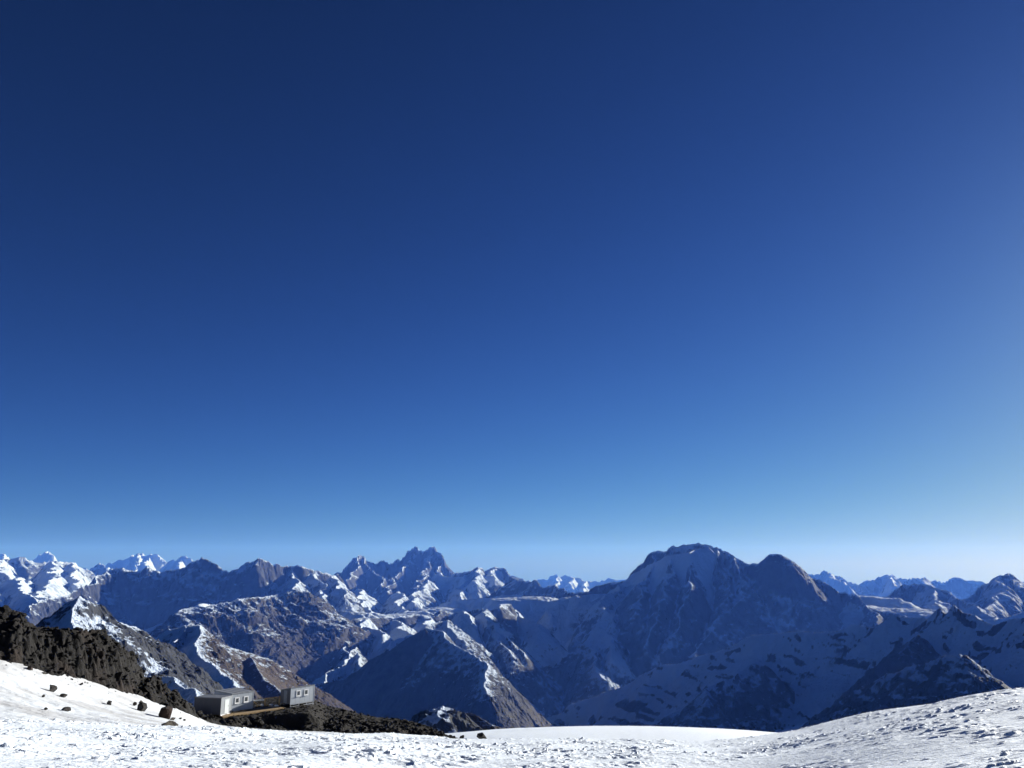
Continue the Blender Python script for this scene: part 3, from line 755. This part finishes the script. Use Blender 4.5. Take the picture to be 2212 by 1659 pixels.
M_BOULDER = rock_material('dark_boulder', (0.014, 0.013, 0.013), (0.055, 0.05, 0.047), (0.07, 0.045, 0.035))
M_RUST = rock_material('rusty_boulder', (0.012, 0.008, 0.007), (0.038, 0.024, 0.019), (0.055, 0.03, 0.02))
M_TAN = rock_material('tan_boulder', (0.03, 0.027, 0.022), (0.095, 0.082, 0.066), (0.09, 0.07, 0.05))
# (u, v of the foot, width px, height px, material, label)
BOULDERS = [
 (516, 2163, 40, 34, 'r', 'big rust-brown boulder against the black ridge left of the huts'),
 (444, 2222, 29, 27, 'd', 'dark upright boulder on the snow left of the rust-brown boulder'),
 (529, 2283, 48, 29, 't', 'broad flat-topped tan boulder alone on the snow below the rust-brown boulder'),
 (166, 2160, 21, 19, 'd', 'pointed dark rock standing alone high on the left snow bank'),
 (198, 2178, 22, 10, 'd', 'long low dark rock just below the pointed rock on the left bank'),
 (341, 2203, 14, 12, 'd', 'small dark cube-like rock alone in the middle of the left snow bank'),
 (421, 2204, 12, 10, 'd', 'small dark rock above and left of the upright boulder'),
 (440, 2199, 11, 10, 't', 'small pale rock directly above the upright boulder'),
 (205, 2222, 28, 12, 'd', 'low dark slab with two humps in the middle of the left bank'),
 (143, 2218, 10, 7, 'd', 'tiny dark rock left of the two-humped slab'),
 (135, 2178, 9, 7, 'd', 'tiny rock below and left of the pointed rock'),
 (93, 2094, 15, 11, 'd', 'dark rock close under the ridge at the upper left'),
 (540, 2251, 16, 9, 'd', 'low dark rock at the right foot of the rust-brown boulder'),
 (563, 2248, 9, 6, 'd', 'small dark stone right of the rust-brown boulder, nearer one of two'),
 (576, 2253, 9, 6, 'd', 'small dark stone right of the rust-brown boulder, farther one of two'),
 (593, 2271, 8, 5, 't', 'tiny stone on clean snow right of the flat-topped boulder'),
 (760, 2286, 20, 18, 'd', 'round dark boulder on the snow in front of the deck'),
 (135, 2106, 14, 5, 't', 'thin flat stone on the snow under the ridge at the upper left'),
]
def build_boulders():
    for i, (x, y, wp, hp, mt, label) in enumerate(BOULDERS):
        if i == 0: y = 2245
        p, rr = ground(x * 0.69125, y * 0.69125)
        px = rr * 0.90 / (F / 0.69125)           # metres per photo pixel there
        me = hull_rock(300 + i, 20, 0.9, 0.10, 1)
        co = np.array([v.co for v in me.vertices])
        lo, hi = co.min(0), co.max(0)
        sx, sz_ = wp * px / (hi[0] - lo[0]), hp * px * 1.25 / (hi[2] - lo[2])
        sy = (sx * 0.8 + sz_ * 0.3)
        for v in me.vertices:
            v.co = Vector(((v.co.x - (lo[0] + hi[0]) / 2) * sx, (v.co.y - (lo[1] + hi[1]) / 2) * sy, (v.co.z - lo[2]) * sz_ - 0.25 * hp * px))
        me.update()
        o = link('boulder', me, loc=p, rot=(0, 0, -math.atan2(p.x, p.y)), mat={'d': M_BOULDER, 'r': M_RUST, 't': M_TAN}[mt])
        tag(o, label, 'boulder', 'boulders lying on the snow')
    for x, y, wp, hp, label in ((1507, 2301, 40, 12, 'long black rock on the glacier just right of the ridge end'), (1444, 2301, 16, 10, 'small black rock between the ridge end and the long black rock')):
        a, e = azE(x * .69125, (y + 2) * .69125)
        r0 = 104.0
        z0 = -e * r0
        px = r0 / (F / .69125)
        me = hull_rock(400 + x, 18, .9, .08, 1)
        for v in me.vertices:
            v.co = Vector((v.co.x * wp * px * .5, v.co.y * wp * px * .4, v.co.z * hp * px * 1.1 + hp * px * .2))
        o = link('boulder', me, loc=(r0 * math.sin(a), r0 * math.cos(a), z0), rot=(0, 0, -a), mat=M_BOULDER)
        tag(o, label, 'boulder', 'boulders lying on the snow')

# ------------------------------------------------------------------ huts
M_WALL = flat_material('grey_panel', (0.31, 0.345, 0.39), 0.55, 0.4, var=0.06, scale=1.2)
M_WALL_A = flat_material('dimmed_grey_panel', (0.17, 0.19, 0.215), 0.55, 0.4, var=0.08, scale=1.2)  # same panel as the other huts, darkened to tone down its sunlit front
M_WALL_C = flat_material('brightened_grey_panel', (0.42, 0.46, 0.51), 0.55, 0.4, var=0.06, scale=1.2)  # same panel again, lightened to make up for the grazing sun
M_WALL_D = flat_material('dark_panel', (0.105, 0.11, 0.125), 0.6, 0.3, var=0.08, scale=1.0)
M_ROOF = flat_material('roof_sheet', (0.25, 0.265, 0.285), 0.5, 0.4, var=0.1, scale=1.5)
M_TRIM = flat_material('grey_trim', (0.42, 0.45, 0.49), 0.5, 0.4, var=0.05)
M_WHITE = flat_material('white_frame', (0.78, 0.79, 0.80), 0.45, 0.4, var=0.04)
M_DOOR = flat_material('pale_door', (0.46, 0.51, 0.51), 0.45, 0.4, var=0.04)
M_STEEL = flat_material('steel', (0.45, 0.46, 0.48), 0.4, 0.5, metal=0.6, var=0.1)
M_WOOD = flat_material('raw_timber', (0.36, 0.25, 0.13), 0.8, 0.2, var=0.3, scale=2.0, bump=0.3)
M_WOOD_D = flat_material('weathered_timber', (0.16, 0.13, 0.095), 0.85, 0.2, var=0.35, scale=2.0, bump=0.3)
M_BAG = flat_material('white_sack', (0.62, 0.64, 0.68), 0.7, 0.2, var=0.1, scale=4)
M_RUBBER = flat_material('black_mat', (0.03, 0.03, 0.032), 0.8, 0.2, var=0.2)
def glass_material():
    N = NT('window_glass'); N.col((0.02, 0.03, 0.04)); N.rough(0.05, 0.8); return N.m
M_GLASS = glass_material()

def box(bm, x0, x1, y0, y1, z0, z1, bev=0.0):
    vs = [bm.verts.new((x, y, z)) for z in (z0, z1) for y in (y0, y1) for x in (x0, x1)]
    fs = [bm.faces.new([vs[i] for i in f]) for f in ((0, 2, 3, 1), (4, 5, 7, 6), (0, 1, 5, 4), (1, 3, 7, 5), (3, 2, 6, 7), (2, 0, 4, 6))]
    if bev:
        bmesh.ops.bevel(bm, geom=list({e for f in fs for e in f.edges}), offset=bev, segments=1, affect='EDGES')
def mesh(name, boxes, mat, parent, bev=0.0):
    bm = bmesh.new()
    for b in boxes: box(bm, *b, bev=bev)
    me = bpy.data.meshes.new(name); bm.to_mesh(me); bm.free()
    return link(name, me, parent=parent, mat=mat)
def beam(name, pairs, w, mat, parent):
    """Square timbers or tubes between pairs of points, one mesh."""
    bm = bmesh.new()
    for a, b in pairs:
        a, b = Vector(a), Vector(b)
        d = b - a
        M = Matrix.Translation((a + b) / 2) @ d.to_track_quat('Z', 'Y').to_matrix().to_4x4() @ Matrix.Diagonal((w, w, d.length, 1))
        bmesh.ops.create_cube(bm, size=1, matrix=M)
    me = bpy.data.meshes.new(name); bm.to_mesh(me); bm.free()
    return link(name, me, parent=parent, mat=mat)

def ring(name, x0, x1, z0, z1, f, y0, y1, mat, parent):
    """Rectangular frame of one connected mesh."""
    bm = bmesh.new()
    def loop(y, d): return [bm.verts.new(c) for c in ((x0 + d, y, z0 + d), (x1 - d, y, z0 + d), (x1 - d, y, z1 - d), (x0 + d, y, z1 - d))]
    a, b, c, d = loop(y0, 0), loop(y0, f), loop(y1, f), loop(y1, 0)
    for p, q in ((a, b), (b, c), (c, d), (d, a)):
        for i in range(4): bm.faces.new([p[i], p[(i + 1) % 4], q[(i + 1) % 4], q[i]])
    bmesh.ops.recalc_face_normals(bm, faces=bm.faces)
    me = bpy.data.meshes.new(name); bm.to_mesh(me); bm.free()
    return link(name, me, parent=parent, mat=mat)

def hut(pos, alpha, L, W, H, label, base, leg, back_drop, door=None, windows=(), side_mat=None, side_door=False, panels=4, wall_mat=None):
    """Container hut: local x along the front (to the right and away), local -y is the front, z up. Origin at the near front corner."""
    t = link('mountain_hut', None, loc=pos, rot=(0, 0, math.pi / 2 - rad(alpha)))
    tag(t, label, 'hut', 'container huts on the rocks')
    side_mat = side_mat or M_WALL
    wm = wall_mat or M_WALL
    th = 0.08
    # wall shell as prism pieces: front, back, left, right with sloping tops
    def wall(name, x0, x1, y0, y1, mat, hz=None):
        bm = bmesh.new()
        def top(y): return base + H - back_drop * (y / W)
        vs = [bm.verts.new((x, y, base)) for y in (y0, y1) for x in (x0, x1)] + [bm.verts.new((x, y, top(y) if hz is None else hz)) for y in (y0, y1) for x in (x0, x1)]
        for f in ((0, 2, 3, 1), (4, 5, 7, 6), (0, 1, 5, 4), (1, 3, 7, 5), (3, 2, 6, 7), (2, 0, 4, 6)):
            bm.faces.new([vs[i] for i in f])
        me = bpy.data.meshes.new(name); bm.to_mesh(me); bm.free()
        return link(name, me, parent=t, mat=mat)
    # front wall is made of separate upright sandwich panels
    n = panels
    fr = wall('front_wall', 0, L, 0.03, 0.03 + th, wm)
    for i in range(n):
        x0, x1 = L * i / n + 0.008, L * (i + 1) / n - 0.008
        cuts = [(x0, x1, base + .02, base + H - .06)]
        for (wx, wz, ww, wh) in list(windows) + ([door] if door else []):
            new = []
            for a0, a1, b0, b1 in cuts:
                if a1 <= wx or a0 >= wx + ww or b1 <= wz + base or b0 >= wz + wh + base:
                    new.append((a0, a1, b0, b1)); continue
                if a0 < wx: new.append((a0, wx, b0, b1))
                if a1 > wx + ww: new.append((wx + ww, a1, b0, b1))
                m0, m1 = max(a0, wx), min(a1, wx + ww)
                if b0 < wz + base: new.append((m0, m1, b0, wz + base))
                if b1 > wz + wh + base: new.append((m0, m1, wz + wh + base, b1))
            cuts = new
        for a0, a1, b0, b1 in cuts:
            mesh('panel', [(a0, a1, 0.0, 0.031, b0, b1)], wm, fr)
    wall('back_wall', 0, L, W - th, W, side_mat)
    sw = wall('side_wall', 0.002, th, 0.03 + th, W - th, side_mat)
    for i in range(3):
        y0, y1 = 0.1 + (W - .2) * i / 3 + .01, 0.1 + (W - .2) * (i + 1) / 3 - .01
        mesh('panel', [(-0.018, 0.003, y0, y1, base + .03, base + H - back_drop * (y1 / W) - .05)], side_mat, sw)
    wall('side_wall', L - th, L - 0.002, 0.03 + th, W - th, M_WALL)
    # roof slab with a lip
    bm = bmesh.new()
    o = 0.07
    def rz(y): return base + H - back_drop * (y / W)
    pts = [(-o, -o), (L + o, -o), (L + o, W + o), (-o, W + o)]
    lo = [bm.verts.new((x, y, rz(y) + .001)) for x, y in pts]; hi = [bm.verts.new((x, y, rz(y) + 0.10)) for x, y in pts]
    bm.faces.new(lo[::-1]); bm.faces.new(hi)
    for i in range(4): bm.faces.new([lo[i], lo[(i + 1) % 4], hi[(i + 1) % 4], hi[i]])
    me = bpy.data.meshes.new('roof'); bm.to_mesh(me); bm.free()
    rf = link('roof', me, parent=t, mat=M_ROOF)
    nseam = max(3, int(L / 0.9))
    for i in range(nseam + 1):
        x = i * L / nseam
        bm = bmesh.new()
        for y0, y1 in ((-o, W + o),):
            v = [bm.verts.new((x + dx, y, rz(y) + h)) for h in (.101, .13) for y in (y0, y1) for dx in (-.02, .02)]
            for f in ((0, 2, 3, 1), (4, 5, 7, 6), (0, 1, 5, 4), (1, 3, 7, 5), (3, 2, 6, 7), (2, 0, 4, 6)): bm.faces.new([v[k] for k in f])
        me = bpy.data.meshes.new('roof_seam'); bm.to_mesh(me); bm.free(); link('roof_seam', me, parent=rf, mat=M_ROOF)
    # corner posts
    for x in (0.0, L):
        mesh('corner_trim', [(x - .05, x + .05, -.02, .06, base - .02, base + H - .02)], wm, t)
    # windows
    for (wx, wz, ww, wh) in windows:
        f = 0.12
        z0 = base + wz
        wn = ring('window', wx - .02, wx + ww + .02, z0 - .02, z0 + wh + .02, f + .02, -.045, .02, M_WHITE, t)
        mesh('pane', [(wx + f, wx + ww - f, -.012, .0, z0 + f, z0 + wh - f)], M_GLASS, wn)
        mesh('sill', [(wx - .06, wx + ww + .06, -.13, -.046, z0 - .06, z0 - .025)], M_WHITE, wn)
    if door:
        dx, dz, dw, dh = door
        d = mesh('door', [(dx + .04, dx + dw - .04, -.02, .02, base + dz + .02, base + dz + dh - .04)], M_DOOR, t)
        for fr_ in ((dx - .03, dx + .038, -.03, .02, base + dz, base + dz + dh), (dx + dw - .038, dx + dw + .03, -.03, .02, base + dz, base + dz + dh), (dx - .03, dx + dw + .03, -.03, .02, base + dz + dh + .001, base + dz + dh + .05)):
            mesh('frame', [fr_], M_TRIM, d)
        mesh('handle', [(dx + dw - .16, dx + dw - .10, -.07, -.021, base + dz + .95, base + dz + 1.1)], M_STEEL, d)
    if side_door:
        d = mesh('door', [(-.05, -.019, W * .35, W * .35 + .85, base + .06, base + 2.0)], flat_material('grey_door', (0.22, 0.24, 0.26)), t)
        mesh('handle', [(-.09, -.051, W * .35 + .08, W * .35 + .14, base + .95, base + 1.1)], M_STEEL, d)
    # steel skid and legs
    if leg:
        for y in (.02, W - .12): mesh('skid', [(0.02, L - .02, y, y + .1, base - .10, base - .01)], M_STEEL, t)
        for x in (0.03, L * .36, L * .68, L - .13):
            for y in (.03, W - .11): mesh('leg', [(x, x + .1, y, y + .08, -.25, base - .1)], M_STEEL, t)
        for x0, x1 in ((0.0, L * .36), (L * .56, L)):
            mesh('foot_beam', [(x0, x1, -.03, .16, -.02, .06)], M_STEEL, t)
    return t

def build_huts():
    A = P(476, 1546.1, 136); B = P(499.0, 1538.6, 139.2); Cc = P(626.8, 1527.3, 142)
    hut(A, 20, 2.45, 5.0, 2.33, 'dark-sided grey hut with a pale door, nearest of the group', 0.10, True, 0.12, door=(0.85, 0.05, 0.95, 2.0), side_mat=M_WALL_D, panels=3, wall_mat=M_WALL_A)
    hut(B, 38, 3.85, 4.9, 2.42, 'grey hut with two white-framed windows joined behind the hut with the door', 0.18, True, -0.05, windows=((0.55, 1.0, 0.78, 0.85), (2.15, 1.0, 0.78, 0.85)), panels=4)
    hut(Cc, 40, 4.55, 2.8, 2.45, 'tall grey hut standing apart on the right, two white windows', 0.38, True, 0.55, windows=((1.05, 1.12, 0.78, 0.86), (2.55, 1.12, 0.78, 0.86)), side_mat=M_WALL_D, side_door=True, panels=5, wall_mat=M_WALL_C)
    # deck of planks
    o0 = Vector(P(481.0, 1549.2, 135.0))
    o1 = Vector(P(617.7, 1528.4, o0.z / P(617.7, 1528.4, 1.0)[2]))
    az = math.atan2(o1.x - o0.x, o1.y - o0.y)
    d = link('wooden_deck', None, loc=o0, rot=(0, 0, math.pi / 2 - az))
    tag(d, 'sloping plank deck of raw timber in front of the huts', 'deck')
    Ld = (o1 - o0).length
    n = 14
    slope = 0.0
    for i in range(n):
        y0 = 0.0 + i * 0.22
        mesh('plank', [(0.1 + 0.03 * ((i * 7) % 5), Ld - 0.25 * ((i * 5) % 3), y0 + .008, y0 + .212, -.05 + .004 * (i % 3), 0.0 + .004 * (i % 3))], M_WOOD if i % 4 else M_WOOD_D, d)
    mesh('edge_beam', [(0.0, Ld - .4, -.07, -.005, -.16, 0.02)], M_WOOD, d)
    for i in range(6):
        x = .3 + i * (Ld - .8) / 5
        mesh('post', [(x, x + .12, .05, .17, -1.2, -.06)], M_WOOD, d)
    # mat on the deck
    m = mesh('mat', [(Ld * .48, Ld * .86, 1.5, 2.9, 0.012, 0.035)], M_RUBBER, None); m.location = o0; m.rotation_euler = (0, 0, math.pi / 2 - az)
    tag(m, 'long dark mat lying along the deck between the huts', 'mat')
    # timber railing at the back of the deck
    q = Vector(P(546, 1525.5, 143.5)); q.z = -22.35
    r_ = link('wooden_railing', None, loc=q, rot=(0, 0, math.pi / 2 - rad(62)))
    tag(r_, 'braced raw-timber railing between the two groups of huts', 'railing')
    for x in (1.9, 4.2): mesh('post', [(x - .12, x + .12, -.08, .08, -.9, 1.25 if x > 3 else 1.1)], M_WOOD, r_)
    beam('top_rail', [((1.9, 0, 1.02), (4.3, 0, 1.2))], .17, M_WOOD, r_)
    beam('bottom_rail', [((0.6, 0, -.05), (4.3, 0, .0))], .15, M_WOOD, r_)
    beam('brace', [((0.1, 0, .75), (0.9, 0, -.05))], .13, M_WOOD, r_)
    beam('brace', [((4.25, 0, 1.1), (4.95, 0, .2))], .15, M_WOOD, r_)
    beam('brace', [((2.0, .05, .05), (4.1, .05, 1.0))], .08, M_WOOD_D, r_)
    mesh('crossboard', [(0.0, 1.75, -.12, -.081, .80, .98)], M_WHITE, r_)
    def sack(u, v, D, w_, h_, label, seed):
        me = hull_rock(seed, 26, .9, .1, 1)
        for vv in me.vertices: vv.co = Vector((vv.co.x * w_, vv.co.y * w_ * .7, vv.co.z * h_ + h_ * .6))
        for f in me.polygons: f.use_smooth = True
        pp = Vector(P(u, v, 22.4 / -P(u, v, 1.0)[2]))
        o = link('sack', me, loc=pp, mat=M_BAG)
        tag(o, label, 'sack', 'white sacks between the huts')
    sack(566, 1525.5, 145.5, .38, .26, 'white sack under the railing beside the deck', 701)
    sack(585.5, 1524.5, 146, .42, .2, 'white sack at the right end of the railing', 702)
    sack(597.5, 1526.5, 145, .40, .24, 'lone white sack next to the tall right hut', 703)

build_mountains()
build_snow()
build_ridge()
build_boulders()
build_huts()

# ------------------------------------------------------------------ haze
def build_haze():
    me = bpy.data.meshes.new('haze')
    x0, x1, y0, y1, z0, z1 = -70000, 70000, -1500, 70000, -3200, 1400
    v = [(x, y, z) for z in (z0, z1) for y in (y0, y1) for x in (x0, x1)]
    me.from_pydata(v, [], [(0, 2, 3, 1), (4, 5, 7, 6), (0, 1, 5, 4), (1, 3, 7, 5), (3, 2, 6, 7), (2, 0, 4, 6)])
    m = bpy.data.materials.new('haze'); m.use_nodes = True
    t = m.node_tree
    t.nodes.remove(t.nodes['Principled BSDF'])
    v = t.nodes.new('ShaderNodeVolumePrincipled')
    v.inputs['Color'].default_value = (0.08, 0.23, 1.0, 1)
    v.inputs['Absorption Color'].default_value = (1, 1, 1, 1)
    v.inputs['Density'].default_value = HAZE
    v.inputs['Anisotropy'].default_value = 0.1
    t.links.new(v.outputs[0], t.nodes['Material Output'].inputs['Volume'])
    o = link('haze', me, mat=m)
    tag(o, 'thin blue haze veiling the far mountains', 'haze', kind='stuff')
HAZE = 1.45e-5
build_haze()
#NEXT
